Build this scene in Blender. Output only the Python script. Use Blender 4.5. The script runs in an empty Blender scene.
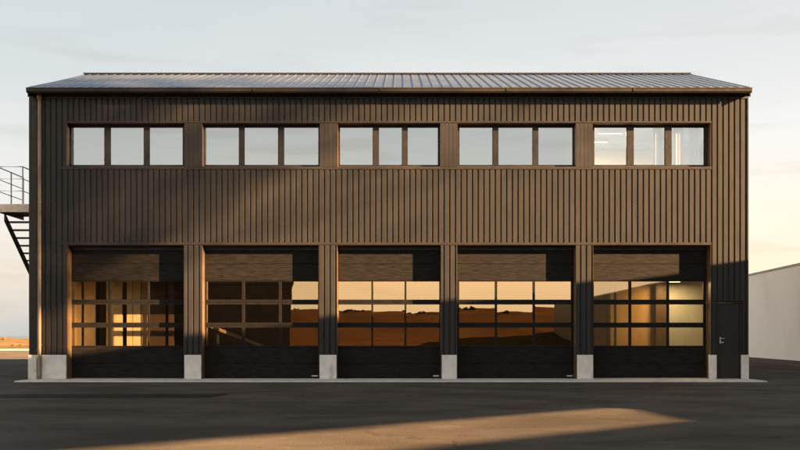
import bpy, bmesh, math, random
from mathutils import Vector, Matrix, noise
random.seed(7)
R = math.radians
scene = bpy.context.scene
C = scene.collection

# ------------------------------------------------------------------ camera
CAM_D, CAM_H, HZ = 31.25, 1.375, 336.0
cd = bpy.data.cameras.new('camera'); cam = bpy.data.objects.new('camera', cd); C.objects.link(cam)
cam.location = (0, -CAM_D, CAM_H); cam.rotation_euler = (R(90), 0, 0)
cd.sensor_width = 36; cd.lens = 36*1000/800; cd.shift_y = (HZ-225)/800
cd.clip_start = .1; cd.clip_end = 20000
scene.camera = cam

# ------------------------------------------------------------------ light
SUN_AZ = 64.0                      # degrees from the facade normal, towards the right
TAN_EL = 0.25
EXPO = 2.75
SH = Vector((math.sin(R(SUN_AZ)), -math.cos(R(SUN_AZ)), 0))
SUN = Vector((SH.x, SH.y, TAN_EL)).normalized()
SUN_EL = math.atan(TAN_EL)
sd = bpy.data.lights.new('sun', 'SUN'); sun = bpy.data.objects.new('sun', sd); C.objects.link(sun)
sd.energy = 5.0; sd.angle = R(.5); sd.color = (1, .60, .29)
sun.rotation_euler = (-SUN).to_track_quat('-Z', 'Y').to_euler(); sun.location = SUN*80

def build_world():
    w = bpy.data.worlds.new('World'); scene.world = w; w.use_nodes = True
    nt = w.node_tree; N = nt.nodes; L = nt.links
    for n in list(N): N.remove(n)
    out = N.new('ShaderNodeOutputWorld'); bg = N.new('ShaderNodeBackground')
    STR = .05
    bg.inputs['Strength'].default_value = STR
    L.new(bg.outputs[0], out.inputs[0])
    sky = N.new('ShaderNodeTexSky'); sky.sky_type = 'NISHITA'; sky.sun_disc = False
    sky.sun_elevation = SUN_EL; sky.sun_rotation = R(180-SUN_AZ)
    sky.air_density = 1.2; sky.dust_density = 3.5; sky.ozone_density = 1.5
    tc = N.new('ShaderNodeTexCoord'); sep = N.new('ShaderNodeSeparateXYZ'); L.new(tc.outputs['Generated'], sep.inputs[0])
    def math_(op, a, b=None, clamp=False):
        m = N.new('ShaderNodeMath'); m.operation = op; m.use_clamp = clamp
        for i, v in enumerate((a, b)):
            if v is None: continue
            if isinstance(v, (int, float)): m.inputs[i].default_value = v
            else: L.new(v, m.inputs[i])
        return m.outputs[0]
    def ramp(v, pts):
        r = N.new('ShaderNodeValToRGB'); L.new(v, r.inputs[0])
        el = r.color_ramp.elements
        while len(el) < len(pts): el.new(.5)
        for e, (p, c) in zip(el, pts): e.position = p; e.color = (c, c, c, 1) if isinstance(c, (int, float)) else (*c, 1)
        return r.outputs[0]
    def mix(f, a, b):
        m = N.new('ShaderNodeMix'); m.data_type = 'RGBA'
        if isinstance(f, (int, float)): m.inputs[0].default_value = f
        else: L.new(f, m.inputs[0])
        for i, v in ((6, a), (7, b)):
            if isinstance(v, tuple): m.inputs[i].default_value = (*v, 1)
            else: L.new(v, m.inputs[i])
        return m.outputs[2]
    z = math_('MAXIMUM', sep.outputs[2], 0.0)
    K = 1.10/STR/2**EXPO
    cool = ramp(z, [(0, (.57, .585, .57)), (.055, (.83, .73, .625)), (.135, (.82, .805, .78)), (.23, (.66, .69, .69)), (.32, (.60, .64, .655)), (.45, (.24, .29, .34)), (1, (.07, .09, .13))])
    warm = ramp(z, [(0, (1.0, .80, .54)), (.075, (1.0, .89, .68)), (.135, (.98, .91, .79)), (.2, (.86, .85, .83)), (.28, (.745, .755, .75)), (.34, (.67, .69, .70)), (.45, (.25, .29, .33)), (1, (.07, .09, .13))])
    # how far the direction points towards the bright side of the sky (to the right of the yard)
    dp = N.new('ShaderNodeVectorMath'); dp.operation = 'DOT_PRODUCT'; L.new(tc.outputs['Generated'], dp.inputs[0])
    dp.inputs[1].default_value = (.94, .33, 0)
    wf = N.new('ShaderNodeMapRange'); wf.interpolation_type = 'SMOOTHSTEP'; L.new(dp.outputs['Value'], wf.inputs[0])
    wf.inputs[1].default_value = .0; wf.inputs[2].default_value = .78
    haze = mix(wf.outputs[0], cool, warm)
    # brighter low sky far out to the left
    dl = N.new('ShaderNodeVectorMath'); dl.operation = 'DOT_PRODUCT'; L.new(tc.outputs['Generated'], dl.inputs[0]); dl.inputs[1].default_value = (-1, 0, 0)
    lf = N.new('ShaderNodeMapRange'); lf.interpolation_type = 'SMOOTHSTEP'; L.new(dl.outputs['Value'], lf.inputs[0]); lf.inputs[1].default_value = .42; lf.inputs[2].default_value = .85
    hb = N.new('ShaderNodeMix'); hb.data_type = 'RGBA'; hb.blend_type = 'MULTIPLY'; hb.inputs[0].default_value = 1; L.new(haze, hb.inputs[6]); hb.inputs[7].default_value = (2.8, 2.45, 2.05, 1)
    haze = mix(lf.outputs[0], haze, hb.outputs[2])
    # brighter sky low around the sun
    ds = N.new('ShaderNodeVectorMath'); ds.operation = 'DOT_PRODUCT'; L.new(tc.outputs['Generated'], ds.inputs[0]); ds.inputs[1].default_value = (.5, -.866, 0)
    sf = N.new('ShaderNodeMapRange'); sf.interpolation_type = 'SMOOTHSTEP'; L.new(ds.outputs['Value'], sf.inputs[0]); sf.inputs[1].default_value = .25; sf.inputs[2].default_value = .8
    sb = N.new('ShaderNodeMix'); sb.data_type = 'RGBA'; sb.blend_type = 'MULTIPLY'; sb.inputs[0].default_value = 1; L.new(haze, sb.inputs[6]); sb.inputs[7].default_value = (1.66, 1.56, 1.42, 1)
    haze = mix(sf.outputs[0], haze, sb.outputs[2])
    # thin stretched cloud
    mp = N.new('ShaderNodeMapping'); L.new(tc.outputs['Generated'], mp.inputs[0]); mp.inputs['Scale'].default_value = (3.2, 3.2, 17)
    n1 = N.new('ShaderNodeTexNoise'); L.new(mp.outputs[0], n1.inputs[0]); n1.inputs['Scale'].default_value = 1.3; n1.inputs['Detail'].default_value = 6; n1.inputs['Distortion'].default_value = .5
    n1.inputs['Roughness'].default_value = .55
    cl = N.new('ShaderNodeMapRange'); cl.interpolation_type = 'SMOOTHSTEP'; L.new(n1.outputs[0], cl.inputs[0]); cl.inputs[1].default_value = .42; cl.inputs[2].default_value = .72
    cf = math_('MULTIPLY', cl.outputs[0], .30)
    brighter = N.new('ShaderNodeMix'); brighter.data_type = 'RGBA'; brighter.blend_type = 'MULTIPLY'; brighter.inputs[0].default_value = 1
    L.new(haze, brighter.inputs[6]); brighter.inputs[7].default_value = (1.16, 1.12, 1.07, 1)
    cloudy = mix(cf, haze, brighter.outputs[2])
    mp2 = N.new('ShaderNodeMapping'); L.new(tc.outputs['Generated'], mp2.inputs[0]); mp2.inputs['Scale'].default_value = (5, 5, 42); mp2.inputs['Location'].default_value = (3.1, 1.7, .4)
    n2 = N.new('ShaderNodeTexNoise'); L.new(mp2.outputs[0], n2.inputs[0]); n2.inputs['Scale'].default_value = 1.1; n2.inputs['Detail'].default_value = 5
    c2 = N.new('ShaderNodeMapRange'); c2.interpolation_type = 'SMOOTHSTEP'; L.new(n2.outputs[0], c2.inputs[0]); c2.inputs[1].default_value = .53; c2.inputs[2].default_value = .72
    dk = N.new('ShaderNodeMix'); dk.data_type = 'RGBA'; dk.blend_type = 'MULTIPLY'; dk.inputs[0].default_value = 1
    L.new(cloudy, dk.inputs[6]); dk.inputs[7].default_value = (.88, .85, .83, 1)
    lowf = ramp(z, [(0, 0), (.05, 1), (.2, .8), (.34, .25), (1, 0)])
    cloudy = mix(math_('MULTIPLY', math_('MULTIPLY', c2.outputs[0], .85), lowf), cloudy, dk.outputs[2])
    sc = N.new('ShaderNodeMix'); sc.data_type = 'RGBA'; sc.blend_type = 'MULTIPLY'; sc.inputs[0].default_value = 1
    L.new(cloudy, sc.inputs[6]); sc.inputs[7].default_value = (K, K, K, 1)
    cover = ramp(z, [(0, .97), (.34, .94), (.6, .85), (1, .75)])
    fin = mix(cover, sky.outputs[0], sc.outputs[2])
    L.new(fin, bg.inputs['Color'])
build_world()
vs = scene.view_settings
scene.display_settings.display_device = 'sRGB'
vs.view_transform = 'Standard'; vs.look = 'None'; vs.exposure = EXPO; vs.gamma = 1; vs.use_curve_mapping = False
scene.render.engine = 'CYCLES'
scene.cycles.max_bounces = 8; scene.cycles.transparent_max_bounces = 12
scene.cycles.caustics_reflective = False; scene.cycles.caustics_refractive = False

# ------------------------------------------------------------------ helpers
def T_of(y): return CAM_D + y
def X(px, y=0): return (px-400)*T_of(y)/1000          # real place on the upright plane at depth y
def Z(py, y=0): return CAM_H + (HZ-py)*T_of(y)/1000

_pr = random.Random(4)
def pane_box(l, r, y, z0, z1, th, amp):
    a, c = R(_pr.uniform(-amp,amp)), R(_pr.uniform(-amp,amp)); cx, cz = (l+r)/2, (z0+z1)/2
    f = lambda x, z: y+(x-cx)*math.tan(a)+(z-cz)*math.tan(c)
    m = MB(); q = [(l,z0),(r,z0),(r,z1),(l,z1)]
    m.add([(x,f(x,z),z) for x,z in q]+[(x,f(x,z)+th,z) for x,z in q], [(0,1,2,3),(7,6,5,4),(0,4,5,1),(1,5,6,2),(2,6,7,3),(3,7,4,0)])
    return m
class MB:
    def __init__(s): s.v = []; s.f = []
    def add(s, vs, fs):
        b = len(s.v); s.v += [tuple(v) for v in vs]; s.f += [tuple(b+i for i in f) for f in fs]
    def box(s, x0, x1, y0, y1, z0, z1):
        s.add([(x0,y0,z0),(x1,y0,z0),(x1,y1,z0),(x0,y1,z0),(x0,y0,z1),(x1,y0,z1),(x1,y1,z1),(x0,y1,z1)],
              [(0,3,2,1),(4,5,6,7),(0,1,5,4),(1,2,6,5),(2,3,7,6),(3,0,4,7)])
    def hexa(s, p):     # eight points, bottom ring then top ring
        s.add(p, [(0,3,2,1),(4,5,6,7),(0,1,5,4),(1,2,6,5),(2,3,7,6),(3,0,4,7)])
    def prism_x(s, prof, x0, x1):      # (y,z) outline swept along x
        n = len(prof)
        s.add([(x0,y,z) for y,z in prof]+[(x1,y,z) for y,z in prof],
              [tuple(range(n)), tuple(range(2*n-1,n-1,-1))]+[(i,(i+1)%n+0 if (i+1)<n else 0,((i+1)%n)+n,i+n)[::-1] for i in range(n)])
    def prism_y(s, prof, y0, y1):      # (x,z) outline swept along y
        n = len(prof)
        s.add([(x,y0,z) for x,z in prof]+[(x,y1,z) for x,z in prof],
              [tuple(range(n)), tuple(range(2*n-1,n-1,-1))]+[(i,i+n,((i+1)%n)+n,(i+1)%n) for i in range(n)])
    def tube(s, pts, r, n=10, cap=True):
        pts = [Vector(p) for p in pts]; rings = []
        up0 = None
        for i, p in enumerate(pts):
            d = (pts[min(i+1,len(pts)-1)]-pts[max(i-1,0)]).normalized()
            a = Vector((0,0,1)) if abs(d.z) < .9 else Vector((1,0,0))
            u = d.cross(a).normalized() if up0 is None else (up0 - d*up0.dot(d)).normalized()
            up0 = u; w = d.cross(u)
            rr = r[i] if isinstance(r, (list, tuple)) else r
            rings.append([p+u*(rr*math.cos(2*math.pi*k/n))+w*(rr*math.sin(2*math.pi*k/n)) for k in range(n)])
        vs = [v for ring in rings for v in ring]; fs = []
        for i in range(len(pts)-1):
            for k in range(n):
                fs.append((i*n+k, i*n+(k+1)%n, (i+1)*n+(k+1)%n, (i+1)*n+k))
        if cap: fs += [tuple(range(n))[::-1], tuple((len(pts)-1)*n+k for k in range(n))]
        s.add(vs, fs)
    def build(s, name, m, parent=None, bevel=0, smooth=False):
        me = bpy.data.meshes.new(name); me.from_pydata(s.v, [], s.f); me.update()
        bm = bmesh.new(); bm.from_mesh(me); bmesh.ops.recalc_face_normals(bm, faces=bm.faces); bm.to_mesh(me); bm.free()
        o = bpy.data.objects.new(name, me); C.objects.link(o)
        if m: me.materials.append(m)
        if parent is not None: attach(o, parent)
        if bevel:
            b = o.modifiers.new('bevel', 'BEVEL'); b.width = bevel; b.segments = 2; b.limit_method = 'ANGLE'
        if smooth:
            for p in me.polygons: p.use_smooth = True
        return o
def world_loc(o):
    l = Vector(o.location)
    return l if o.parent is None else l + o.matrix_parent_inverse.translation + world_loc(o.parent)
def attach(o, parent):
    o.parent = parent; o.matrix_parent_inverse = Matrix.Translation(-world_loc(parent))
def empty(name, loc, label, cat, group=None):
    o = bpy.data.objects.new(name, None); C.objects.link(o); o.location = loc; o.empty_display_size = .3
    tag(o, label, cat, group); return o
def tag(o, label=None, cat=None, group=None, kind=None):
    if label: o['label'] = label
    if cat: o['category'] = cat
    if group: o['group'] = group
    if kind: o['kind'] = kind
    return o

# ------------------------------------------------------------------ materials
def mat(name, c1, c2=None, scale=3, stretch=(1,1,1), rough=.6, rvar=.1, bump=0, bscale=None, bstretch=None, metallic=0, spec=.5, detail=6, lo=.35, hi=.65, c3=None, s3=None, st3=(1,1,1), lo3=.55, hi3=.7, f3=1.0):
    m = bpy.data.materials.new(name); m.use_nodes = True
    nt = m.node_tree; N = nt.nodes; L = nt.links; p = N['Principled BSDF']
    p.inputs['Metallic'].default_value = metallic; p.inputs['Specular IOR Level'].default_value = spec
    tc = N.new('ShaderNodeTexCoord')
    def noi(sc, st, det=detail):
        mp = N.new('ShaderNodeMapping'); L.new(tc.outputs['Object'], mp.inputs[0]); mp.inputs['Scale'].default_value = st
        n = N.new('ShaderNodeTexNoise'); L.new(mp.outputs[0], n.inputs[0]); n.inputs['Scale'].default_value = sc; n.inputs['Detail'].default_value = det; n.inputs['Roughness'].default_value = .6
        return n.outputs[0]
    def rng(v, a, b, c, d):
        r = N.new('ShaderNodeMapRange'); r.interpolation_type = 'SMOOTHSTEP'; L.new(v, r.inputs[0])
        for i, q in enumerate((a,b,c,d)): r.inputs[i+1].default_value = q
        return r.outputs[0]
    nz = noi(scale, stretch)
    f = rng(nz, lo, hi, 0, 1)
    def mx(fac, a, b):
        q = N.new('ShaderNodeMix'); q.data_type = 'RGBA'; L.new(fac, q.inputs[0])
        for i, v in ((6,a),(7,b)):
            if isinstance(v, tuple): q.inputs[i].default_value = (*v,1)
            else: L.new(v, q.inputs[i])
        return q.outputs[2]
    col = mx(f, c1, c2 or tuple(x*.8 for x in c1))
    if c3:
        col = mx(rng(noi(s3 or scale, st3), lo3, hi3, 0, f3), col, c3)
    L.new(col, p.inputs['Base Color'])
    L.new(rng(noi(scale*2.3, stretch), .3, .7, max(rough-rvar,.02), min(rough+rvar,1)), p.inputs['Roughness'])
    if bump:
        b = N.new('ShaderNodeBump'); b.inputs['Strength'].default_value = bump; b.inputs['Distance'].default_value = .02
        L.new(noi(bscale or scale*6, bstretch or stretch), b.inputs['Height']); L.new(b.outputs[0], p.inputs['Normal'])
    return m
def glass(name, refl, trans, fac, wav=.0):
    m = bpy.data.materials.new(name); m.use_nodes = True
    nt = m.node_tree; N = nt.nodes; L = nt.links
    N.remove(N['Principled BSDF']); out = N['Material Output']
    t = N.new('ShaderNodeBsdfTransparent'); t.inputs[0].default_value = (*trans,1)
    g = N.new('ShaderNodeBsdfGlossy'); g.inputs['Color'].default_value = (*refl,1); g.inputs['Roughness'].default_value = .0
    lw = N.new('ShaderNodeLayerWeight'); lw.inputs[0].default_value = .35
    mr = N.new('ShaderNodeMapRange'); L.new(lw.outputs['Fresnel'], mr.inputs[0]); mr.inputs[1].default_value = 0; mr.inputs[2].default_value = 1; mr.inputs[3].default_value = fac; mr.inputs[4].default_value = 1
    mi = N.new('ShaderNodeMixShader'); L.new(mr.outputs[0], mi.inputs[0]); L.new(t.outputs[0], mi.inputs[1]); L.new(g.outputs[0], mi.inputs[2])
    # the two faces of a pane are one reflecting layer: the exit face only lets light through
    ge = N.new('ShaderNodeNewGeometry'); t2 = N.new('ShaderNodeBsdfTransparent')
    mo = N.new('ShaderNodeMixShader'); L.new(ge.outputs['Backfacing'], mo.inputs[0]); L.new(mi.outputs[0], mo.inputs[1]); L.new(t2.outputs[0], mo.inputs[2])
    L.new(mo.outputs[0], out.inputs[0])
    if wav:
        tc = N.new('ShaderNodeTexCoord'); n = N.new('ShaderNodeTexNoise'); L.new(tc.outputs['Object'], n.inputs[0]); n.inputs['Scale'].default_value = 1.1; n.inputs['Detail'].default_value = 1
        b = N.new('ShaderNodeBump'); b.inputs['Strength'].default_value = wav; b.inputs['Distance'].default_value = .01
        L.new(n.outputs[0], b.inputs['Height']); L.new(b.outputs[0], g.inputs['Normal'])
    return m
def emit(name, c, s):
    m = bpy.data.materials.new(name); m.use_nodes = True
    p = m.node_tree.nodes['Principled BSDF']; p.inputs['Base Color'].default_value = (.8,.8,.8,1)
    p.inputs['Emission Color'].default_value = (*c,1); p.inputs['Emission Strength'].default_value = s
    return m

M = {}
M['clad'] = mat('brown_ribbed_steel', (.0325,.0298,.0278), (.0250,.0231,.0218), scale=1.1, stretch=(3,1,.5), rough=.5, rvar=.06, spec=.3, bump=.06, bscale=2.5)
M['trim'] = mat('brown_steel_trim', (.034,.0275,.022), (.028,.023,.019), scale=2, rough=.45, spec=.3, bump=.03, bscale=8)
M['reveal'] = mat('sunlit_reveal_lining', (.13,.082,.045), (.105,.067,.038), scale=2, stretch=(1,1,.4), rough=.42, spec=.5)  # lighter than the wall brown: low sun on the jambs put into the colour
M['darktrim'] = mat('dark_steel_trim', (.030,.027,.025), (.022,.020,.019), scale=2, rough=.5)
M['roof'] = mat('standing_seam_zinc', (.38,.45,.54), (.34,.40,.49), scale=1.5, stretch=(2,.4,1), rough=.34, rvar=.04, metallic=.82, spec=.5, bump=.01, bscale=3)
M['copper'] = mat('pipe_metal', (.22,.16,.105), (.17,.125,.08), scale=4, stretch=(1,1,.3), rough=.4, spec=.5)
M['plinth'] = mat('plinth_concrete', (.84,.79,.72), (.74,.69,.63), scale=3.5, rough=.85, bump=.25, bscale=30, c3=(.28,.26,.24), s3=2.2, st3=(2,2,.6), f3=.5)
M['apron'] = mat('apron_concrete', (.80,.755,.69), (.66,.62,.57), scale=2.2, rough=.85, bump=.2, bscale=25, c3=(.2,.19,.18), s3=1.4, f3=.5)
M['panel'] = mat('black_door_panel', (.021,.018,.0155), (.0085,.0075,.0068), scale=4.5, stretch=(.6,1,6), rough=.55, rvar=.1, spec=.12, bump=.5, bscale=13, bstretch=(.4,1,6))
M['frame'] = mat('black_door_frame', (.014,.0125,.011), (.010,.009,.008), scale=5, rough=.5, spec=.15)
M['wframe'] = mat('brown_window_frame', (.025,.0215,.0185), (.020,.0175,.0155), scale=5, rough=.45, spec=.3)
M['dglass'] = glass('bronze_door_glass', (.98,.71,.41), (.95,.84,.66), .60, wav=.05)
M['dglass_clear'] = glass('clear_bronze_glass', (.98,.74,.45), (.96,.90,.76), .16, wav=.05)
M['dglass_half'] = glass('half_bronze_glass', (.98,.72,.42), (.96,.88,.72), .47, wav=.05)
M['dglass_mid'] = glass('light_bronze_glass', (.98,.74,.45), (.96,.86,.68), .42, wav=.05)
M['wglass'] = glass('clear_window_glass', (.86,.93,.99), (.9,.9,.9), .40, wav=.04)
M['cream'] = mat('cream_plaster', (.78,.66,.46), (.70,.58,.40), scale=1.6, rough=.8)
M['ochre'] = mat('ochre_board', (.56,.40,.19), (.46,.32,.15), scale=1.3, rough=.75)
M['greywall'] = mat('grey_board', (.35,.41,.45), (.30,.35,.39), scale=1.3, rough=.75)
M['slab'] = mat('floor_concrete', (.2,.19,.18), (.14,.135,.13), scale=1.2, rough=.6)
M['darkwood'] = mat('dark_brown_board', (.06,.035,.022), (.04,.024,.016), scale=2, stretch=(1,1,.2), rough=.6)
M['steel'] = mat('galvanised_steel', (.44,.41,.38), (.34,.32,.3), scale=9, rough=.5, metallic=.3)
M['darksteel'] = mat('dark_painted_steel', (.03,.03,.031), (.02,.02,.021), scale=6, rough=.5)
M['handle'] = mat('brushed_steel', (.62,.61,.6), (.5,.49,.48), scale=20, rough=.35, metallic=.4)
M['white_wall'] = mat('white_render', (.90,.86,.80), (.85,.81,.75), scale=.35, rough=.85, bump=.12, bscale=14, c3=(.66,.62,.57), s3=.5, st3=(1,1,.6), f3=.35, lo3=.5, hi3=.75)
M['coping'] = mat('grey_coping', (.40,.37,.33), (.33,.30,.27), scale=2, rough=.6)
M['base'] = mat('dark_base_course', (.085,.060,.043), (.06,.043,.032), scale=2, rough=.85)
M['neighbour'] = mat('weathered_brown_sheet', (.035,.022,.016), (.025,.017,.012), scale=.8, stretch=(1,3,.4), rough=.6)
M['timber'] = mat('sun_mask_timber', (.16,.11,.075), (.1,.07,.05), scale=2, stretch=(1,1,6), rough=.8)
M['leaf'] = mat('scrub_leaf', (.22,.13,.05), (.12,.08,.03), scale=8, rough=.7)
M['twig'] = mat('scrub_twig', (.12,.085,.055), scale=8, rough=.8)
M['tube'] = emit('lamp_tube', (1,.86,.66), .5)
M['tube2'] = emit('lamp_tube_warm', (1,.74,.42), .9)
M['curtain'] = mat('cream_curtain', (.78,.70,.58), (.72,.64,.52), scale=2, rough=.85)
M['rack'] = mat('rack_paint', (.05,.05,.055), scale=4, rough=.5)
M['carton'] = mat('cardboard', (.34,.22,.12), (.28,.18,.1), scale=4, rough=.85)

def asphalt_mat():
    m = mat('worn_asphalt', (.104,.088,.072), (.066,.057,.048), scale=.5, stretch=(.7,1,1), rough=.72, rvar=.12, spec=.02, bump=.7, bscale=55, bstretch=(1,1,1),
            c3=(.125,.115,.105), s3=.45, st3=(.6,1.3,1), lo3=.52, hi3=.74, f3=.6)
    nt = m.node_tree; N = nt.nodes; L = nt.links; p = N['Principled BSDF']
    col = p.inputs['Base Color'].links[0].from_socket
    tc = N.new('ShaderNodeTexCoord')
    # cracks: warped voronoi edges
    w = N.new('ShaderNodeTexNoise'); L.new(tc.outputs['Object'], w.inputs[0]); w.inputs['Scale'].default_value = .9; w.inputs['Detail'].default_value = 5
    ad = N.new('ShaderNodeVectorMath'); ad.operation = 'MULTIPLY_ADD'; L.new(w.outputs['Color'], ad.inputs[0]); ad.inputs[1].default_value = (1.6,1.6,0); L.new(tc.outputs['Object'], ad.inputs[2])
    vo = N.new('ShaderNodeTexVoronoi'); vo.feature = 'DISTANCE_TO_EDGE'; L.new(ad.outputs[0], vo.inputs[0]); vo.inputs['Scale'].default_value = .11
    mr = N.new('ShaderNodeMapRange'); L.new(vo.outputs[0], mr.inputs[0]); mr.inputs[1].default_value = .0015; mr.inputs[2].default_value = .0045; mr.inputs[3].default_value = .35; mr.inputs[4].default_value = 0
    q = N.new('ShaderNodeMix'); q.data_type = 'RGBA'; L.new(mr.outputs[0], q.inputs[0]); L.new(col, q.inputs[6]); q.inputs[7].default_value = (.010,.0098,.0096,1)
    # pale scuffs
    mp = N.new('ShaderNodeMapping'); L.new(tc.outputs['Object'], mp.inputs[0]); mp.inputs['Scale'].default_value = (.6,1.9,1); mp.inputs['Rotation'].default_value = (0,0,R(6))
    s = N.new('ShaderNodeTexNoise'); L.new(mp.outputs[0], s.inputs[0]); s.inputs['Scale'].default_value = 1.3; s.inputs['Detail'].default_value = 8; s.inputs['Roughness'].default_value = .7
    sr = N.new('ShaderNodeMapRange'); L.new(s.outputs[0], sr.inputs[0]); sr.inputs[1].default_value = .61; sr.inputs[2].default_value = .72; sr.inputs[4].default_value = .55
    q2 = N.new('ShaderNodeMix'); q2.data_type = 'RGBA'; L.new(sr.outputs[0], q2.inputs[0]); L.new(q.outputs[2], q2.inputs[6]); q2.inputs[7].default_value = (.22,.205,.185,1)
    # fine aggregate
    g = N.new('ShaderNodeTexNoise'); L.new(tc.outputs['Object'], g.inputs[0]); g.inputs['Scale'].default_value = 38; g.inputs['Detail'].default_value = 3
    gr = N.new('ShaderNodeMapRange'); L.new(g.outputs[0], gr.inputs[0]); gr.inputs[1].default_value = .3; gr.inputs[2].default_value = .7; gr.inputs[3].default_value = .7; gr.inputs[4].default_value = 1.35
    q3 = N.new('ShaderNodeMix'); q3.data_type = 'RGBA'; q3.blend_type = 'MULTIPLY'; q3.inputs[0].default_value = 1; L.new(q2.outputs[2], q3.inputs[6]); L.new(gr.outputs[0], q3.inputs[7])
    L.new(q3.outputs[2], p.inputs['Base Color']); p.inputs['Diffuse Roughness'].default_value = .8
    return m
M['asphalt'] = asphalt_mat()
M['sand'] = mat('dry_sandy_ground', (.32,.21,.115), (.2,.14,.07), scale=.12, rough=.95, spec=0, bump=.3, bscale=2, c3=(.13,.10,.045), s3=.35, f3=.8)
M['earth'] = mat('brown_earth', (.070,.043,.024), (.050,.031,.018), scale=.15, rough=.95, spec=0, c3=(.05,.03,.012), s3=.2, f3=.6)
M['sea'] = mat('sea_water', (.10,.13,.16), (.09,.12,.15), scale=.02, rough=.25, spec=.5, bump=.2, bscale=.4)
M['patch'] = mat('patched_asphalt', (.045,.043,.041), (.034,.033,.032), scale=1.2, rough=.75, spec=.02, bump=.5, bscale=60)

# ------------------------------------------------------------------ ground
g = MB(); g.add([(-4000,-4000,-.03),(4000,-4000,-.03),(4000,330,-.03),(-4000,330,-.03)], [(0,1,2,3)])
tag(g.build('ground', M['sand']), kind='structure')
g = MB(); g.add([(-9000,331,-.3),(9000,331,-.3),(9000,14000,-.3),(-9000,14000,-.3)], [(0,1,2,3)])
tag(g.build('sea', M['sea']), kind='structure')
g = MB(); g.add([(-70,-44,0),(46,-44,0),(46,64,0),(-70,64,0)], [(0,1,2,3)])
tag(g.build('asphalt_yard', M['asphalt']), kind='structure')
g = MB(); g.box(X(37)-.15, 10.95, -1.45, .40, -.02, .035); 
tag(g.build('concrete_pavement', M['apron'], bevel=.01), kind='structure')
g = MB(); g.box(-70, 46, 64, 65.2, -.03, .12)
tag(g.build('kerb', M['apron'], bevel=.02), kind='structure')
# tar-sealed repair in the yard
g = MB(); g.add([(-9.6,-9.2,.004),(-4.2,-9.0,.004),(-4.0,-7.4,.004),(-9.3,-7.7,.004)], [(0,1,2,3)])
tag(g.build('asphalt_repair', M['patch']), kind='structure')
# dry bank beyond the yard, left
def bank():
    m = MB(); nx, ny = 120, 26
    for j in range(ny+1):
        for i in range(nx+1):
            x = -150+i*(230/nx); y = 66+j*(120/ny)
            t = j/ny
            h = (1-math.cos(2*math.pi*min(1,t*1.0)))*.36
            h *= .7+.9*noise.noise(Vector((x*.05,y*.05,3)))
            h += .35*noise.noise(Vector((x*.3,y*.3,1)))*math.sin(math.pi*t)
            h += 1.2*math.exp(-((x+67)/13)**2-((y-110)/16)**2)
            m.v.append((x,y,max(h,0)-.03 if 0 < j < ny else -.05))
    for j in range(ny):
        for i in range(nx):
            a = j*(nx+1)+i; m.f.append((a,a+1,a+nx+2,a+nx+1))
    return m
tag(bank().build('sandy_bank', M['sand'], smooth=True), kind='structure')
# rising ground behind the camera, mirrored in the doors
def rise():
    m = MB(); nx, ny = 200, 30
    for j in range(ny+1):
        for i in range(nx+1):
            x = -110+i*(220/nx); y = -46-j*(130/ny); t = j/ny
            u = max(0,min((t-.30)/.35,1)); u = u*u*(3-2*u)
            h = .02+.5*min(t*3,1)+5.0*u
            h += u*(.35*noise.noise(Vector((x*.06,y*.02,5)))+.2*noise.noise(Vector((x*.25,y*.1,8))))
            m.v.append((x,y,h if j else -.06))
    for j in range(ny):
        for i in range(nx):
            a = j*(nx+1)+i; m.f.append((a,a+1,a+nx+2,a+nx+1))
    return m
tag(rise().build('hillside', M['earth'], smooth=True), kind='structure')
def crest_scrub():
    rnd = random.Random(21); f = MB()
    for c in range(170):
        x = rnd.uniform(-75,60); y = rnd.uniform(-134,-122); hh = rnd.choice((.12,.2,.3,.5))*rnd.uniform(.7,1.2); w = hh*rnd.uniform(.7,1.8)
        for i in range(70):
            p = Vector((x+rnd.gauss(0,w*.45), y+rnd.gauss(0,w*.4), 4.9+rnd.random()**1.6*(hh+.2)))
            q = Vector((rnd.gauss(0,1),rnd.gauss(0,1),rnd.gauss(0,1))).normalized(); r_ = q.orthogonal().normalized(); s_ = rnd.uniform(.16,.34)
            f.add([p-q*s_, p+r_*s_*.6, p+q*s_, p-r_*s_*.6], [(0,1,2,3)])
    return f
M['scrub'] = mat('hill_scrub', (.05,.028,.012), (.04,.022,.010), scale=2, rough=.8)
tag(crest_scrub().build('hill_scrub', M['scrub']), 'low brown scrub along the crest of the rise opposite the workshop', 'scrub', kind='stuff')

# ------------------------------------------------------------------ the workshop building
XL, XR = X(29), X(748)
DEP = 12.2; DOOR_Y = .43; WIN_Y = .30
b = empty('workshop_building', ((XL+XR)/2, DEP/2, 0), 'long two storey dark brown ribbed steel workshop with five glazed sectional doors', 'building')
openings_d = [(67,184),(202,319),(337,441),(457,576),(593,711)]
ZD = Z(245)                                   # head of the door openings
WIN = [[(70.5,104.5),(110,144),(149,183)], [(204,239.2),(244,278.4),(283.6,318.8)], [(339.4,373.2),(378.4,402.4),(407.2,438.4)],
       [(459,493),(498,533),(538,573.5)], [(594,627),(633.5,665.2),(671.4,704.5)]]
openings_w = [(66.5,184.5),(202.0,320.0),(337.5,440.5),(457.3,576),(592.5,711)]
ZW0, ZW1 = Z(167), Z(123)
ZE = Z(95.5)                                  # soffit
ZP = Z(355)                                   # top of the plinths
ZSD = Z(301)                                  # head of the side door

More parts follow.
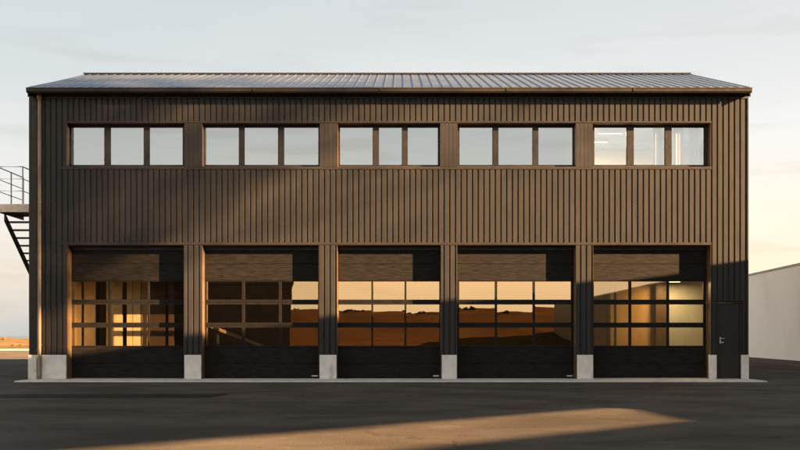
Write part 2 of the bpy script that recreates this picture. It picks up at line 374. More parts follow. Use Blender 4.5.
# ribbed cladding: one folded sheet in rectangular fields
PITCH, PAN, DEEP, SL = .178, .120, .036, .017
def profile(x0, x1):
    pts = []; k0 = math.floor((x0-XL)/PITCH)-1; x = XL+k0*PITCH
    full = []
    while x < x1+PITCH:
        full += [(x, 0), (x+PAN, 0), (x+PAN+SL, DEEP), (x+PITCH-SL, DEEP)]
        x += PITCH
    def at(q):
        for (a, ya), (c, yc) in zip(full, full[1:]):
            if a <= q <= c: return ya+(yc-ya)*(q-a)/max(c-a,1e-9)
        return 0
    pts = [(x0, at(x0))]+[p for p in full if x0+1e-4 < p[0] < x1-1e-4]+[(x1, at(x1))]
    return pts
def clad_field(m, px0, px1, z0, z1, real=False):
    x0, x1 = (px0, px1) if real else (X(px0), X(px1))
    pr = profile(x0, x1); n = len(pr)
    m.add([(x,y,z0) for x,y in pr]+[(x,y,z1) for x,y in pr], [(i,i+1,n+i+1,n+i) for i in range(n-1)])
cl = MB()
clad_field(cl, 42, 748, ZW1, ZE+.02)
clad_field(cl, 42, 748, ZD, ZW0)
clad_field(cl, 42, 66.5, ZW0, ZW1); clad_field(cl, 711, 748, ZW0, ZW1)
for a, c in ((42,67),(184,202),(319,337),(441,457),(576,593)): clad_field(cl, a, c, ZP, ZD)
clad_field(cl, 711, 748, ZSD, ZD)
clad_field(cl, 711, 715.5, ZP, ZSD); clad_field(cl, 742.5, 748, ZP, ZSD)
wall = cl.build('wall_cladding', M['clad'], b)
# backing wall (gives the openings their reveals) + gables + rear wall
bk = MB(); YB0, YB1 = DEEP+.012, .52
def back(px0, px1, z0, z1, y1=YB1): bk.box(X(px0), X(px1), YB0, y1, z0, z1)
back(29.4, 747.6, ZW1, ZE+.15); back(29.4, 747.6, ZD, ZW0)
back(29.4, 66.5, ZW0+.001, ZW1-.001)
for (a, c), (d, e) in zip(openings_w, openings_w[1:]): back(c, d, ZW0+.001, ZW1-.001)
back(711, 747.6, ZW0+.001, ZW1-.001)
for a, c in ((29.4,67),(184,202),(319,337),(441,457),(576,593)): back(a, c, 0, ZD-.001)
back(711, 716, 0, ZD-.001); back(716, 742, ZSD, ZD-.001); back(742, 747.6, 0, ZD-.001)
bk.build('inner_wall', M['trim'], b)
RIDGE_Y = 6.05; RIDGE_Z = Z(74.6, RIDGE_Y); EAVE_Y = -.40; EAVE_Z = Z(87.8, EAVE_Y)
def roof_z(y): return EAVE_Z+(RIDGE_Z-EAVE_Z)*(1-abs(y-RIDGE_Y)/(RIDGE_Y-EAVE_Y))
gp = [(YB1+.003,0),(DEP,0),(DEP,roof_z(DEP)-.16),(RIDGE_Y,RIDGE_Z-.18),(YB1+.003,roof_z(YB1)-.16)]
for ga, gc in ((XL+.012, XL+.25), (XR-.25, XR-.012)):
    gb = MB(); gb.prism_x(gp, ga, gc); gb.build('gable_wall', M['clad'], b)
rb = MB(); rb.box(XL+.25, XR-.25, DEP-.25, DEP, 0, roof_z(DEP)-.16); rb.build('rear_wall', M['ochre'], b)
# corner trim, left of the downpipe
t = MB(); t.box(XL, X(37), -.006, YB0-.002, ZP, ZE+.02); t.build('corner_trim', M['trim'], b)
# trims
t = MB()
t.box(X(58), X(711.6), -.022, .03, ZW0-.075, ZW0-.004)               # sill flashing
t.box(X(64), X(711.6), -.014, .03, ZW1+.004, ZW1+.055)               # head flashing
t.box(X(61), X(711.6), -.018, .03, ZD+.004, ZD+.075)                 # door head flashing
t.box(X(714), X(744), -.018, .03, ZSD+.003, ZSD+.045)
t.box(X(747.2), XR+.012, -.012, YB0+.02, ZP, ZE+.02)
t.build('flashing', M['trim'], b)
for wins, (oy, z0_, z1_) in ((openings_d, (DOOR_Y, .04, ZD)), (openings_w, (WIN_Y, ZW0, ZW1))):
    for a, c in wins:
        t = MB()
        t.box(X(a)+.0005, X(a)+.006, .004, oy-.003, z0_+.008, z1_-.0065); t.box(X(c)-.006, X(c)-.0005, .004, oy-.003, z0_+.008, z1_-.0065)
        t.box(X(a)+.0005, X(c)-.0005, .004, oy-.003, z1_-.006, z1_-.0005)
        if wins is openings_w: t.box(X(a)+.0005, X(c)-.0005, .004, oy-.003, z0_+.0005, z0_+.0075)
        t.build('reveal_lining', M['reveal'], b)
# flat infill panels between the window groups
for (a, c), (d, e) in zip(openings_w, openings_w[1:]):
    m = MB(); x0, x1 = X(c)+.006, X(d)-.006; n = 4; w = (x1-x0)/n
    for k in range(n): m.box(x0+k*w+.003, x0+(k+1)*w-.003, .002, YB0-.002, ZW0+.006, ZW1-.003)
    m.build('infill_panel', M['clad'], b)
# windows
for (a, c), panes in zip(openings_w, WIN):
    f = MB(); x0, x1 = X(a)+.016, X(c)-.016; y0, y1 = WIN_Y, WIN_Y+.07
    zb, zt = Z(165.3, WIN_Y), Z(127, WIN_Y)
    f.box(x0, x1, y0, y1, ZW0+.02, zb); f.box(x0, x1, y0, y1, zt, ZW1-.003)
    px = [(X(p, WIN_Y), X(q, WIN_Y)) for p, q in panes]
    edges = [x0]+[v for p in px for v in p]+[x1]
    for l, r in zip(edges[0::2], edges[1::2]):
        if r > l+.004: f.box(l, r, y0, y1, zb+.0005, zt-.0005)
    # thin inner beads
    for l, r in px:
        f.box(l, r, y0+.028, y1-.01, zb, zb+.018); f.box(l, r, y0+.028, y1-.01, zt-.018, zt)
        f.box(l, l+.018, y0+.028, y1-.01, zb+.018, zt-.018); f.box(r-.018, r, y0+.028, y1-.01, zb+.018, zt-.018)
    wf = f.build('window', M['wframe'], b)
    for l, r in px:
        g = pane_box(l+.01, r-.01, y0+.040, zb+.01, zt-.01, .006, .22); g.build('pane', M['wglass'], wf)
# sectional doors
DCOL = [[(71.5,109),(111.5,147.3),(149.5,183)], [(206.5,242),(244.7,278.8),(281.5,318)], [(338.3,371.3),(373.2,404.5),(406.4,439.3)],
        [(459.2,494.8),(497.2,532.6),(535,571)], [(593.8,628.6),(631.4,666.6),(669.2,703.4)]]
DROW = [(299.6,281.5),(322.6,304.5),(345.7,327.6)]
for di, ((a, c), cols) in enumerate(zip(openings_d, DCOL)):
    x0, x1 = X(a)+.018, X(c)-.018; y0 = DOOR_Y; y1 = y0+.06
    seams = [.045, Z(363.4,y0), Z(347.3,y0), Z(325.1,y0), Z(302.1,y0), Z(280.6,y0), Z(264,y0), Z(250,y0)]
    d = MB()
    for s, (z0, z1) in enumerate(zip(seams, seams[1:])):
        if s in (2,3,4): continue
        z0 += .004; z1 -= .004
        d.box(x0, x1, y0, y1, z0, z1)
    for l, r in ((x0+.004,x0+.05),(x1-.05,x1-.004)): d.box(l, r, y1-.004, y1+.03, .05, seams[-1]-.006)
    for zz in (seams[1], seams[2], seams[5], seams[6], seams[7]): d.box(x0+.052, x1-.052, y1-.002, y1+.012, zz-.03, zz+.03)
    for zz in (seams[3], seams[4]): d.box(x0+.052, x1-.052, y1-.002, y1+.012, zz-.03, zz+.03)
    door = d.build('sectional_door', M['panel'], b, bevel=.006)
    fr = MB(); pxc = [(X(p,y0), X(q,y0)) for p, q in cols]
    for s, (pb, pt) in zip((4,3,2), DROW):
        z0, z1 = seams[s]+.004, seams[s+1]-.004
        zb, zt = Z(pb,y0), Z(pt,y0)
        fr.box(x0, x1, y0, y1, z0, zb); fr.box(x0, x1, y0, y1, zt, z1)
        ed = [x0]+[v for p in pxc for v in p]+[x1]
        for l, r in zip(ed[0::2], ed[1::2]):
            if r > l+.004: fr.box(l, r, y0, y1, zb+.0005, zt-.0005)
    frame = fr.build('glazing_frame', M['frame'], door)
    for pb, pt in DROW:
        for l, r in pxc:
            q = pane_box(l-.008, r+.008, y0+.030, Z(pb,y0)-.008, Z(pt,y0)+.008, .006, .10); q.build('pane', M[{0:'dglass_clear',1:'dglass_half',4:'dglass_mid'}.get(di,'dglass')], door)
    hd = MB(); hd.box(x0, x1, y0+.004, y1-.01, seams[-1]+.002, ZD-.02); hd.build('top_seal', M['darktrim'], door)
    if di in (1,2,3):
        hx = X({1:315.5,2:437,3:570.5}[di], y0)
        h = MB(); h.box(hx-.12, hx+.07, y0-.022, y0-.002, Z(376.6,y0), Z(375.2,y0)); h.build('handle', M['handle'], door, bevel=.004)
# side door
sx0, sx1 = X(716)+.004, X(742)-.004
d = MB(); d.box(sx0+.05, sx1-.05, .10, .15, .04, ZSD-.06)
sdoor = d.build('side_door', M['clad'], b, bevel=.004)
f = MB(); f.box(sx0, sx0+.047, .04, .17, .036, ZSD-.003); f.box(sx1-.047, sx1, .04, .17, .036, ZSD-.003); f.box(sx0+.048, sx1-.048, .04, .17, ZSD-.056, ZSD-.003)
f.build('door_frame', M['trim'], sdoor)
h = MB(); hx, hz = X(720.2,.1), Z(339,.1)
h.box(hx-.025, hx+.02, .085, .099, hz-.14, hz+.06); h.tube([(hx,.09,hz+.02),(hx,.04,hz+.02),(hx+.12,.04,hz+.02)], .011, 8)
h.tube([(hx-.002,.09,hz-.1),(hx-.002,.068,hz-.1)], .022, 12); h.box(hx+.03,hx+.1,.07,.099,hz-.12,hz-.085)
h.build('door_handle', M['handle'], sdoor)
# plinths
for a, c in ((28.4,37),(42,66.5),(184.6,201.4),(319.6,336.6),(441.8,456.8),(577,593),(710.2,716.4),(741.4,748.6)):
    m = MB(); m.box(X(a), X(c), -.045, YB0-.004 if c-a > 9 else .2, .036, ZP+.004); m.build('plinth', M['plinth'], b, bevel=.012)
# inside: floor, upper floor, roof deck, walls, portal columns
m = MB(); m.box(XL+.25, XR-.25, .53, DEP-.25, -.02, .03); m.build('floor_slab', M['slab'], b)
m = MB(); m.box(XL+.25, XR-.25, .525, DEP-.252, 4.75, 5.0); m.build('upper_floor', M['greywall'], b)
m = MB(); m.box(XL+.25, XR-.25, .525, DEP-.252, 8.16, 8.24); m.build('ceiling', M['greywall'], b)
m = MB(); m.box(XL+.252, XL+.30, .54, DEP-.26, .04, 4.74); m.build('side_lining', M['cream'], b)
m = MB(); m.box(XR-.30, XR-.252, .54, DEP-.26, .04, 4.74); m.build('side_lining', M['greywall'], b)
m = MB(); m.box(X(585)-.06, X(585)+.06, .54, DEP-.26, .04, 4.74); m.build('added_partition', M['darkwood'], b)  # wall added to keep the lamp light inside the rightmost bay
for yy in (3.4, 5.4, 7.6, 10.0):
    m = MB(); m.box(XL+.305, XL+.50, yy, yy+.16, .04, 4.6); m.box(XL+.305, XL+.58, yy-.1, yy-.003, .04, 4.6); m.build('portal_column', M['rack'], b)
for xx in (-6.2, -2.6, 1.0):
    m = MB(); m.box(xx-.14, xx+.14, DEP-.6, DEP-.26, .04, 4.7); m.build('portal_column', M['rack'], b)
m = MB(); m.box(XL+.31, X(585)-.07, DEP-.256, DEP-.254, .04, 4.7); m.build('rear_lining', M['darkwood'], b)
m = MB(); m.box(X(585)+.065, X(655.5,2.4), 2.4, 2.5, .04, 4.74); m.build('room_partition', M['ochre'], b)
m = MB(); m.box(X(667.5,2.3), XR-.305, 2.3, 2.4, .04, 4.74); m.build('room_partition', M['greywall'], b)
for pa, pb, yy in ((608,610.5,2.1),(615,616.5,2.1),(656,667,2.1)):
    m = MB(); m.box(X(pa,yy), X(pb,yy), yy, yy+.18, .04, 4.72); m.build('portal_column', M['darkwood'], b)
# boards added behind the leftmost door, placed and coloured after its sunlit patches
for pa, pb, mm in ((70,81.5,'cream'),(84,95.5,'cream'),(106.3,108.3,'cream'),(110.6,122.3,'cream'),(126.8,132.3,'cream'),(133,140.5,'cream'),(141.5,147,'ochre'),(150,165,'darkwood'),(168.5,174,'darkwood')):
    m = MB(); m.box(X(pa,2.2), X(pb,2.2), 2.2, 2.24, .04, 4.3); m.build('sunpatch_board', M[mm], b)
m = MB(); m.box(X(575), X(577), .54, 5.4, 5.005, 8.155); m.box(X(577)+.002, XR-.26, 5.28, 5.4, 5.005, 8.155); m.build('room_wall', M['cream'], b)

# roof
r = MB(); OVG = .085; th = .10
x0, x1 = X(27.2, EAVE_Y), X(751, EAVE_Y)
RY2 = 2*RIDGE_Y-EAVE_Y
XRG = X(84, RIDGE_Y)
for ya, yb in ((EAVE_Y,RIDGE_Y),(RY2,RIDGE_Y)):
    r.hexa([(x0,ya,EAVE_Z-th),(x1,ya,EAVE_Z-th),(x1,yb,RIDGE_Z-th),(XRG,yb,RIDGE_Z-th),(x0,ya,EAVE_Z),(x1,ya,EAVE_Z),(x1,yb,RIDGE_Z),(XRG,yb,RIDGE_Z)])
n = int((x1-x0)/.305)
sl = Vector((0, RIDGE_Y-EAVE_Y, RIDGE_Z-EAVE_Z)).normalized(); nr = Vector((0,-sl.z,sl.y))
for k in range(n+1):
    xx = x0+.02+k*(x1-x0-.04)/n
    for (ya, yb) in ((EAVE_Y+.02, RIDGE_Y-.12), (RY2-.02, RIDGE_Y+.12)):
        za, zb2 = roof_z(ya), roof_z(yb); w = .011; hgt = .028
        r.hexa([(xx-w,ya,za-.01),(xx+w,ya,za-.01),(xx+w,yb,zb2-.01),(xx-w,yb,zb2-.01),(xx-w,ya,za+hgt),(xx+w,ya,za+hgt),(xx+w,yb,zb2+hgt),(xx-w,yb,zb2+hgt)])
roof = r.build('roof', M['roof'], b)
m = MB(); m.prism_x([(RIDGE_Y-.17,roof_z(RIDGE_Y-.17)+.04),(RIDGE_Y,RIDGE_Z+.075),(RIDGE_Y+.17,roof_z(RIDGE_Y+.17)+.04),(RIDGE_Y,RIDGE_Z+.055)], XRG-.01, x1+.01)
m.build('ridge_cap', M['darktrim'], roof)
m = MB()
for k in range(n):
    xx = x0+.02+k*(x1-x0-.04)/n
    m.box(xx+.03, xx+.24, RIDGE_Y-.14, RIDGE_Y-.11, roof_z(RIDGE_Y-.14)+.002, roof_z(RIDGE_Y-.14)+.06)
m.build('ridge_closer', M['darktrim'], roof)
# gutter with rolled lip, soffit, end pieces
gz1 = EAVE_Z-.012; gz0 = Z(92.6, EAVE_Y-.08); gy = EAVE_Y-.1
m = MB(); m.prism_x([(gy,gz1),(gy-.018,gz1-.004),(gy-.02,gz1-.03),(gy-.004,gz1-.038),(gy-.002,gz0+.045),(gy+.045,gz0),(EAVE_Y-.002,gz0),(EAVE_Y-.002,gz1-.03),(EAVE_Y-.014,gz1-.03),(EAVE_Y-.014,gz0+.012),(gy+.048,gz0+.012),(gy+.012,gz0+.05),(gy+.012,gz1)], x0, x1)
xx = x0+3.1
while xx < x1:
    m.box(xx-.03, xx+.03, gy-.0235, gy-.0215, gz0+.05, gz1-.005); m.box(xx-.03, xx+.03, gy-.007, gy-.0045, gz0+.05, gz1-.04); xx += 3.9
m.build('gutter', M['trim'], b)
m = MB(); m.box(x0+.02, x1-.02, EAVE_Y+.002, YB0, ZE+.022, ZE+.06); m.box(x0+.02,x1-.02,EAVE_Y+.002,EAVE_Y+.03,ZE+.06,EAVE_Z-th-.002); m.build('soffit', M['darktrim'], b)
for xe, xr in ((x0,XRG),(x1-.03,x1-.03)):
    m = MB(); za, zb_ = EAVE_Z-th, RIDGE_Z-th
    for ya, yb in ((EAVE_Y+.03,RIDGE_Y),(RY2-.03,RIDGE_Y)):
        m.hexa([(xe,ya,za-.17),(xe+.03,ya,za-.17),(xr+.03,yb,zb_-.17),(xr,yb,zb_-.17),(xe,ya,za-.003),(xe+.03,ya,za-.003),(xr+.03,yb,zb_-.003),(xr,yb,zb_-.003)])
    m.build('verge_board', M['trim'], b)
m = MB(); m.box(X(41), XR, -.03, YB0-.003, ZE-.10, ZE+.018); m.build('eave_shadow_strip', M['darktrim'], b)  # added dark strip that deepens the eave shadow at the wall top
# downpipe
dx = X(39.6, -.11); dy = -.115
m = MB(); m.tube([(dx,dy,ZE-.02),(dx,dy,ZE-.3),(dx,dy,4),(dx,dy,.16),(dx,dy-.03,.09),(dx,dy-.14,.05)], .055, 14)
dp = m.build('downpipe', M['copper'], b, smooth=True)
for zz in (1.1,3.2,5.3,7.4):
    m = MB(); m.tube([(dx,dy,zz-.02),(dx,dy,zz+.02)], .064, 14); m.box(dx-.012, dx+.012, dy+.05, YB0, zz-.015, zz+.015); m.build('bracket', M['copper'], dp)
m = MB(); m.tube([(dx,dy,ZE+.02),(dx,dy,ZE-.07),(dx,dy,ZE-.17)], [.09,.09,.058], 14); m.build('outlet', M['copper'], dp)

# ------------------------------------------------------------------ lamps inside (seen lit through the glass)
def strip_lamp(px0, px1, py, z, label, energy, warm, mat_, grp, y=0):
    if z is None: z = CAM_H+(HZ-py)*T_of(y)/1000
    else: y = (z-CAM_H)*1000/(HZ-py)-CAM_D
    xa, xb = X(px0,y), X(px1,y)
    e = empty('ceiling_light', ((xa+xb)/2,y,z), label, 'ceiling light', grp)
    m = MB(); m.box(xa-.03, xb+.03, y-.06, y+.06, z+.035, z+.075); m.build('housing', M['handle'], e)
    m = MB(); m.box(xa, xb, y-.03, y+.03, z+.012, z+.033); m.build('diffuser', mat_, e)
    ld = bpy.data.lights.new('lamp_glow', 'AREA'); lo = bpy.data.objects.new('lamp_glow', ld); C.objects.link(lo)
    ld.shape = 'RECTANGLE'; ld.size = xb-xa; ld.size_y = .09; ld.energy = energy; ld.color = warm
    lo.location = ((xa+xb)/2, y, z-.02); attach(lo, e)
    return e
strip_lamp(599,622,134.3,8.02,'lit strip lamp on upper room ceiling, the longer and higher one',45,(1,.82,.6),M['tube'],'strip lamps upstairs')
strip_lamp(594,607,143,8.02,'lit strip lamp on upper room ceiling, the shorter and lower one',25,(1,.82,.6),M['tube'],'strip lamps upstairs')
lamp5 = strip_lamp(667,680,282.6,None,'small warm lit lamp on ceiling behind the rightmost garage door',19,(1,.64,.27),M['tube2'],None,y=1.45)
m = MB()
for xx in (X(669,1.45), X(678,1.45)): m.tube([(xx,1.45,lamp5.location.z+.07),(xx,1.45,4.745)], .008, 6)
m.build('hanger', M['darksteel'], lamp5)

# curtains behind the rightmost upper window
for k, (pa, pb, pt, lab) in enumerate(((653,663,149,'cream curtain bunched behind the middle pane of rightmost upper window'),(673,684,139,'cream curtain behind right upper window, the taller left of its pair'),(688.5,700,132,'cream curtain beside the right jamb of rightmost upper window'))):
    y = .44; xa, xb = X(pa,y), X(pb,y); m = MB(); n = 26
    top, bot = Z(124,y), Z(172,y)
    fr = []; bkp = []
    for i in range(n+1):
        u = i/n; fr.append((xa+(xb-xa)*u, y+.028*math.sin(u*math.pi*6)))
    pts = fr+[(x_,y_+.006) for x_,y_ in reversed(fr)]
    nn = len(pts)
    m.add([(x_,y_,bot) for x_,y_ in pts]+[(x_,y_,top) for x_,y_ in pts], [(i,(i+1)%nn,(i+1)%nn+nn,i+nn) for i in range(nn)])
    tag(m.build('curtain', M['curtain'], smooth=True), lab, 'curtain', 'curtains in the upper window')

# ------------------------------------------------------------------ outside stair on the left gable
st = empty('outside_stair', (-12.1,1.5,0), 'open steel stair with railed landing on the left gable', 'stair')
PX0, PX1, PZ = -12.62, -11.62, 5.50
m = MB(); m.box(PX0, PX1+.02, .0, .02, PZ-.25, PZ); m.box(PX0, PX0+.02, .022, 2.25, PZ-.25, PZ); m.box(PX0+.022, PX1, .022, 2.25, PZ-.045, PZ-.012)
m.box(PX1-.08,PX1+.02,.022,2.25,PZ-.25,PZ-.05)
for k in range(5): m.box(PX0+.022, PX1-.082, .3+k*.42, .36+k*.42, PZ-.16, PZ-.047)
m.build('landing', M['steel'], st)
ZR = PZ+1.17
for zz in (ZR, ZR-.38, ZR-.76):
    m = MB(); rr = .018 if zz == ZR else .013
    m.tube([(PX0+.02,2.2,zz),(PX0+.02,.03,zz),(-11.80,.03,zz),(-11.80,2.2,zz)], rr, 8); m.build('rail', M['steel'], st)
for xx, yy in ((PX0+.02,.03),(-11.80,.03),(PX0+.02,1.16),(PX0+.02,2.2),(-11.80,1.16),(-11.80,2.2)):
    m = MB(); m.box(xx-.016, xx+.016, yy-.016, yy+.016, PZ-.1, ZR); m.build('post', M['steel'], st)
SL_ = 1.56/2.1; y0, z0 = .62, 5.30; run = z0/SL_
for xx in (PX0, PX1-.05):
    m = MB(); m.hexa([(xx,y0,z0-.26),(xx+.05,y0,z0-.26),(xx+.05,y0+run-.3,-.02),(xx,y0+run-.3,-.02),(xx,y0,z0-.02),(xx+.05,y0,z0-.02),(xx+.05,y0+run,-.02+.02),(xx,y0+run,-.02+.02)])
    m.build('stringer', M['darksteel'], st)
k = 0; zz = z0-.24
while zz > .1:
    yy = y0+(z0-zz)/SL_
    m = MB(); m.box(PX0+.052, PX1-.052, yy-.16, yy+.12, zz-.045, zz-.005); m.build('tread', M['darksteel'], st); zz -= .225
for px_, py_ in ((PX0+.05,2.2),(PX0+.05,.06)):
    pass

# ------------------------------------------------------------------ white building on the right
wb = empty('white_building', (22,22,0), 'low white rendered building behind the right end of the workshop', 'building')
A = Vector((17.47,6.75,0)); B = Vector((19.03,30.0,0)); HW = 4.56
d_ = (B-A).normalized(); nrm = Vector((d_.y,-d_.x,0))            # towards the right
def slab(m, off0, off1, s0, s1, z0, z1):
    L_ = (B-A).length
    P = [A+d_*s0+nrm*off0, A+d_*s0+nrm*off1, A+d_*(L_+s1)+nrm*off1, A+d_*(L_+s1)+nrm*off0]
    m.hexa([(p.x,p.y,z0) for p in P]+[(p.x,p.y,z1) for p in P])
m = MB(); slab(m, 0, 14, 0, 0, -.02, HW); m.build('wall', M['white_wall'], wb)
m = MB(); slab(m, -.05, 14.05, -.05, .05, HW+.002, HW+.09); m.build('coping', M['coping'], wb)
m = MB(); slab(m, -.03, 14.03, -.03, .03, -.02, .26); m.build('base_course', M['base'], wb)

# ------------------------------------------------------------------ neighbours across the yard (throw the long shadow, mirrored in the glass) and an added sun screen
NX = 20.0
def pitch_z(y): return 4.97-.298*y  # roof slope shaped so its shadow edge falls as wanted on the facade
HT = pitch_z(-17)
nb = empty('sheet_warehouse', (NX+6,-7,0), 'brown sheet metal warehouse with a single pitch roof along the right side of the yard', 'building')
m = MB(); m.hexa([(NX,-17,-.02),(NX+10,-17,-.02),(NX+10,3,-.02),(NX,3,-.02),(NX,-17,HT-.16),(NX+10,-17,HT-.16),(NX+10,3,pitch_z(3)-.16),(NX,3,pitch_z(3)-.16)]); m.build('wall', M['neighbour'], nb)
m = MB(); m.hexa([(NX-.01,-17,HT-.155),(NX+10.1,-17,HT-.155),(NX+10.1,3.1,pitch_z(3.1)-.155),(NX-.01,3.1,pitch_z(3.1)-.155),(NX-.01,-17,HT),(NX+10.1,-17,HT),(NX+10.1,3.1,pitch_z(3.1)),(NX-.01,3.1,pitch_z(3.1))]); m.build('roof', M['darktrim'], nb)
sc_ = empty('sun_mask', (NX,-26,0), 'unseen added screen with a slanting slot shaping the sunlit streak on the yard', 'sun mask')  # added out of view; its slot shapes the streak of sun on the ground
def poly_panel(m, pts):    # (y,z) outline in the plane x = NX
    n = len(pts); m.add([(NX,y,z) for y,z in pts]+[(NX+.06,y,z) for y,z in pts], [tuple(range(n)), tuple(range(2*n-1,n-1,-1))]+[(i,(i+1)%n,(i+1)%n+n,i+n) for i in range(n)])
def plane_of(x, y):        # where the sun ray that lands on the ground at (x, y) crosses the screen
    t = (NX-x)/SH.x; return (y+SH.y*t, TAN_EL*t)
F1, F2, N1, N2 = plane_of(4.0,-12.1), plane_of(-4.6,-19.9), plane_of(4.6,-15.0), plane_of(-2.0,-20.9)
TIP = plane_of(4.3,-12.4)
def ext(p, q, y): return (y, p[1]+(q[1]-p[1])*(y-p[0])/(q[0]-p[0]))
YE = -37.0
m = MB(); poly_panel(m, [(-17.02,-.02),(-17.02,TIP[1]-.002),(TIP[0],TIP[1]-.002),N1,ext(N1,N2,YE),(YE,-.02)]); m.build('lower_panel', M['timber'], sc_)
m = MB(); poly_panel(m, [(-17.02,TIP[1]),(TIP[0],TIP[1]),F1,ext(F1,F2,YE),(YE,HT+.5),(-17.02,HT+.5)]); m.build('upper_panel', M['timber'], sc_)
for yy in (-17.2,-36.9):
    m = MB(); m.box(NX+.065, NX+.25, yy-.09, yy+.09, -.02, HT+.5); m.build('post', M['timber'], sc_)
nb2 = empty('long_shed', (NX+4,-68,0), 'long dark shed at the far right of the yard', 'building')
m = MB(); m.box(NX+.1, NX+8, -99, -37.2, -.02, 5.2); m.build('wall', M['neighbour'], nb2)
m = MB(); m.prism_y([(NX+.05,5.202),(NX+8.05,5.202),(NX+8.05,5.3),(NX+4,6.2),(NX+.05,5.35)], -99.1, -37.1); m.build('roof', M['darktrim'], nb2)
nb3 = empty('dark_hall', (-24,-68,0), 'tall dark hall standing opposite the workshop, left of the yard', 'building')
m = MB(); m.hexa([(-44,-78,-.02),(-12.3,-78,-.02),(-10,-60,-.02),(-44,-60,-.02),(-44,-78,6.2),(-12.3,-78,6.2),(-10,-60,6.2),(-44,-60,6.2)]); m.build('wall', M['neighbour'], nb3)
m = MB(); m.hexa([(-44.2,-78.2,6.203),(-12.1,-78.2,6.203),(-9.8,-59.8,6.203),(-44.2,-59.8,6.203),(-44.2,-78.2,6.5),(-12.1,-78.2,6.5),(-9.8,-59.8,6.5),(-44.2,-59.8,7.2)]); m.build('roof', M['darktrim'], nb3)

# ------------------------------------------------------------------ scrub on the far bank
def shrub_mesh(seed, h):
    rnd = random.Random(seed); f = MB(); t = MB()
    for k in range(7):
        a = rnd.uniform(0,6.28); tip = Vector((math.cos(a)*h*.5,math.sin(a)*h*.5,h*rnd.uniform(.6,.95)))
        t.tube([(0,0,0),tuple(tip*.5+Vector((0,0,.1*h))),tuple(tip)], [.03*h,.018*h,.006*h], 5)
        for i in range(60):
            c = tip*rnd.uniform(.55,1.08)+Vector((rnd.gauss(0,.16*h),rnd.gauss(0,.16*h),rnd.gauss(0,.11*h)))
            if c.z < .03: c.z = .05
            u = Vector((rnd.gauss(0,1),rnd.gauss(0,1),rnd.gauss(0,1))).normalized(); w = u.orthogonal().normalized(); s = rnd.uniform(.05,.1)*h
            f.add([c-u*s, c+w*s*.5, c+u*s, c-w*s*.5], [(0,1,2,3)])
    return f, t
specs = [(4,.42,.7,0,340.0,'low dry orange shrub on the sandy bank at the left edge'),(13,.9,.45,2,346.5,'small olive shrub beside the kerb at the foot of the bank'),(21,.8,.4,1,346.5,'small shrub at the foot of the bank nearest the workshop')]
for k, (px, hh, h, s, py, lab) in enumerate(specs):
    y = 72+6*k if k else 104
    e = empty('shrub', (X(px,y), y, .12 if k else .6), lab, 'shrub', 'shrubs on the bank')
    f, t = shrub_mesh(11+s, h)
    for nm, q, mm in (('foliage', f, M['leaf']), ('stem', t, M['twig'])):
        o = q.build(nm, mm); o.parent = e

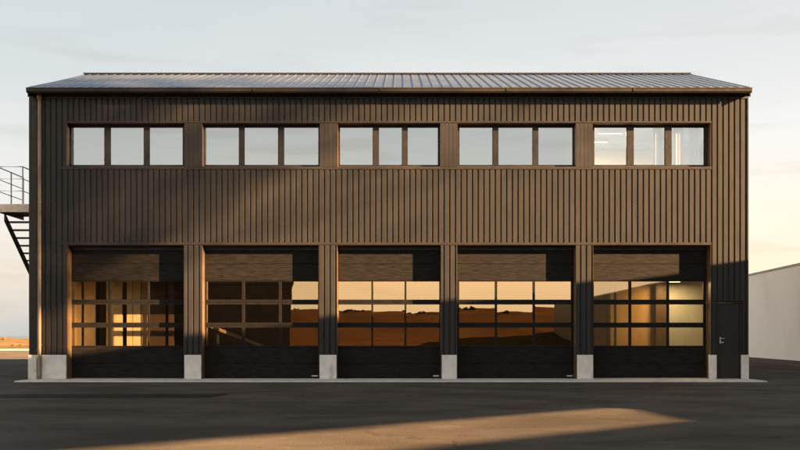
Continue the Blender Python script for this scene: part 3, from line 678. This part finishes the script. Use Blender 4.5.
# ------------------------------------------------------------------ a tall loose tree added out of view right of the yard: its thin crown breaks the low sun on the facade
M['leaf2'] = mat('added_tree_leaf', (.07,.085,.03), (.05,.065,.022), scale=8, rough=.6)
M['bark'] = mat('added_tree_bark', (.14,.11,.085), (.09,.07,.055), scale=3, stretch=(1,1,.2), rough=.9)
def sun_line(x, z, t): return Vector((x,0,z))+Vector((SH.x*t,SH.y*t,TAN_EL*t))
def added_tree(label, xf, zf, t, sw, sz, nclump, seed):
    # a wide loose crown, thinning out towards its edge
    rnd = random.Random(seed); p = sun_line(xf, zf, t); base = Vector((p.x,p.y,0)); zc = p.z
    e = empty('added_tree', tuple(base), label, 'tree')
    tr = MB(); tr.tube([(0,0,-.05),(.2,.1,zc*.4),(-.1,.2,zc*.75),(.1,0,zc),(0,0,zc+sz*1.5)], [.5,.4,.26,.16,.03], 9)
    fo = MB()
    for k in range(nclump):
        c0 = Vector((rnd.gauss(0,sw), rnd.gauss(0,sw), zc+rnd.gauss(0,sz)))
        if c0.z < zc-2.3*sz: continue
        st_ = Vector((0,0,max(zc-2.4*sz, c0.z-1.2-.5*Vector((c0.x,c0.y,0)).length)))
        tr.tube([tuple(st_), tuple(st_.lerp(c0,.5)+Vector((0,0,.3))), tuple(c0)], [.07,.04,.012], 5)
        for i in range(26):
            c = c0+Vector((rnd.gauss(0,.6),rnd.gauss(0,.6),rnd.gauss(0,.5)))
            q = Vector((rnd.gauss(0,1),rnd.gauss(0,1),rnd.gauss(0,1))).normalized(); r_ = q.orthogonal().normalized(); s_ = rnd.uniform(.11,.2)
            fo.add([c-q*s_, c+r_*s_*.6, c+q*s_, c-r_*s_*.6], [(0,1,2,3)])
    for nm, q, mm in (('trunk', tr, M['bark']), ('crown', fo, M['leaf2'])):
        o = q.build(nm, mm); o.parent = e
added_tree('unseen tree added beyond the sheet warehouse to thin the sun on the facade', -11.0, 9.0, 85, 3.3, 2.9, 205, 3)

# ------------------------------------------------------------------ things inside the hall
rk = empty('storage_rack', (-8.9,9.4,.03), 'dark steel storage rack in the hall behind the leftmost door', 'rack')
for xx in (-9.6,-8.2):
    for yy in (9.0,9.8):
        m = MB(); m.box(xx-.04,xx+.04,yy-.04,yy+.04,.03,3.6); m.build('upright', M['rack'], rk)
for zz in (.5,1.6,2.7):
    m = MB(); m.box(-9.56,-8.24,8.97,9.83,zz,zz+.07); m.build('shelf', M['rack'], rk)
for k, (xx, zz, w, h, lab) in enumerate(((-9.2,.57,.6,.5,'cardboard carton on the bottom shelf of the storage rack'),(-8.7,1.67,.7,.6,'cardboard carton on the middle shelf of the storage rack'),(-9.1,2.77,.5,.4,'cardboard carton on the top shelf of the storage rack'))):
    m = MB(); m.box(xx-w/2,xx+w/2,9.1,9.7,zz+.001,zz+h); o = m.build('carton', M['carton'], bevel=.01); tag(o, lab, 'carton', 'cartons on the rack')
m = MB(); yr = 1.6  # added bar standing in for a lit diagonal mirrored in the glass
p0, p1 = Vector((X(211,yr), yr, Z(326.5,yr))), Vector((X(266,yr), yr, Z(347.5,yr)))
hr = empty('added_bar', (p1.x, yr, .03), 'slanting handrail inside the hall behind the second door from the left', 'added_bar')
dv = (p1-p0).normalized(); up = Vector((-dv.z,0,dv.x)); up = up if up.z > 0 else -up
q = []
for zz in (-.05,.05):
    for pp, yy in ((p0,-.05),(p1,-.05),(p1,.05),(p0,.05)): v = pp+up*zz; q.append((v.x, v.y+yy, v.z))
m.hexa(q); m.build('rail', M['ochre'], hr, bevel=.01)
for f_ in (.12,.88):
    c = p0.lerp(p1, f_); m = MB(); m.box(c.x-.035, c.x+.035, yr+.055, yr+.12, .03, c.z); m.build('post', M['rack'], hr)
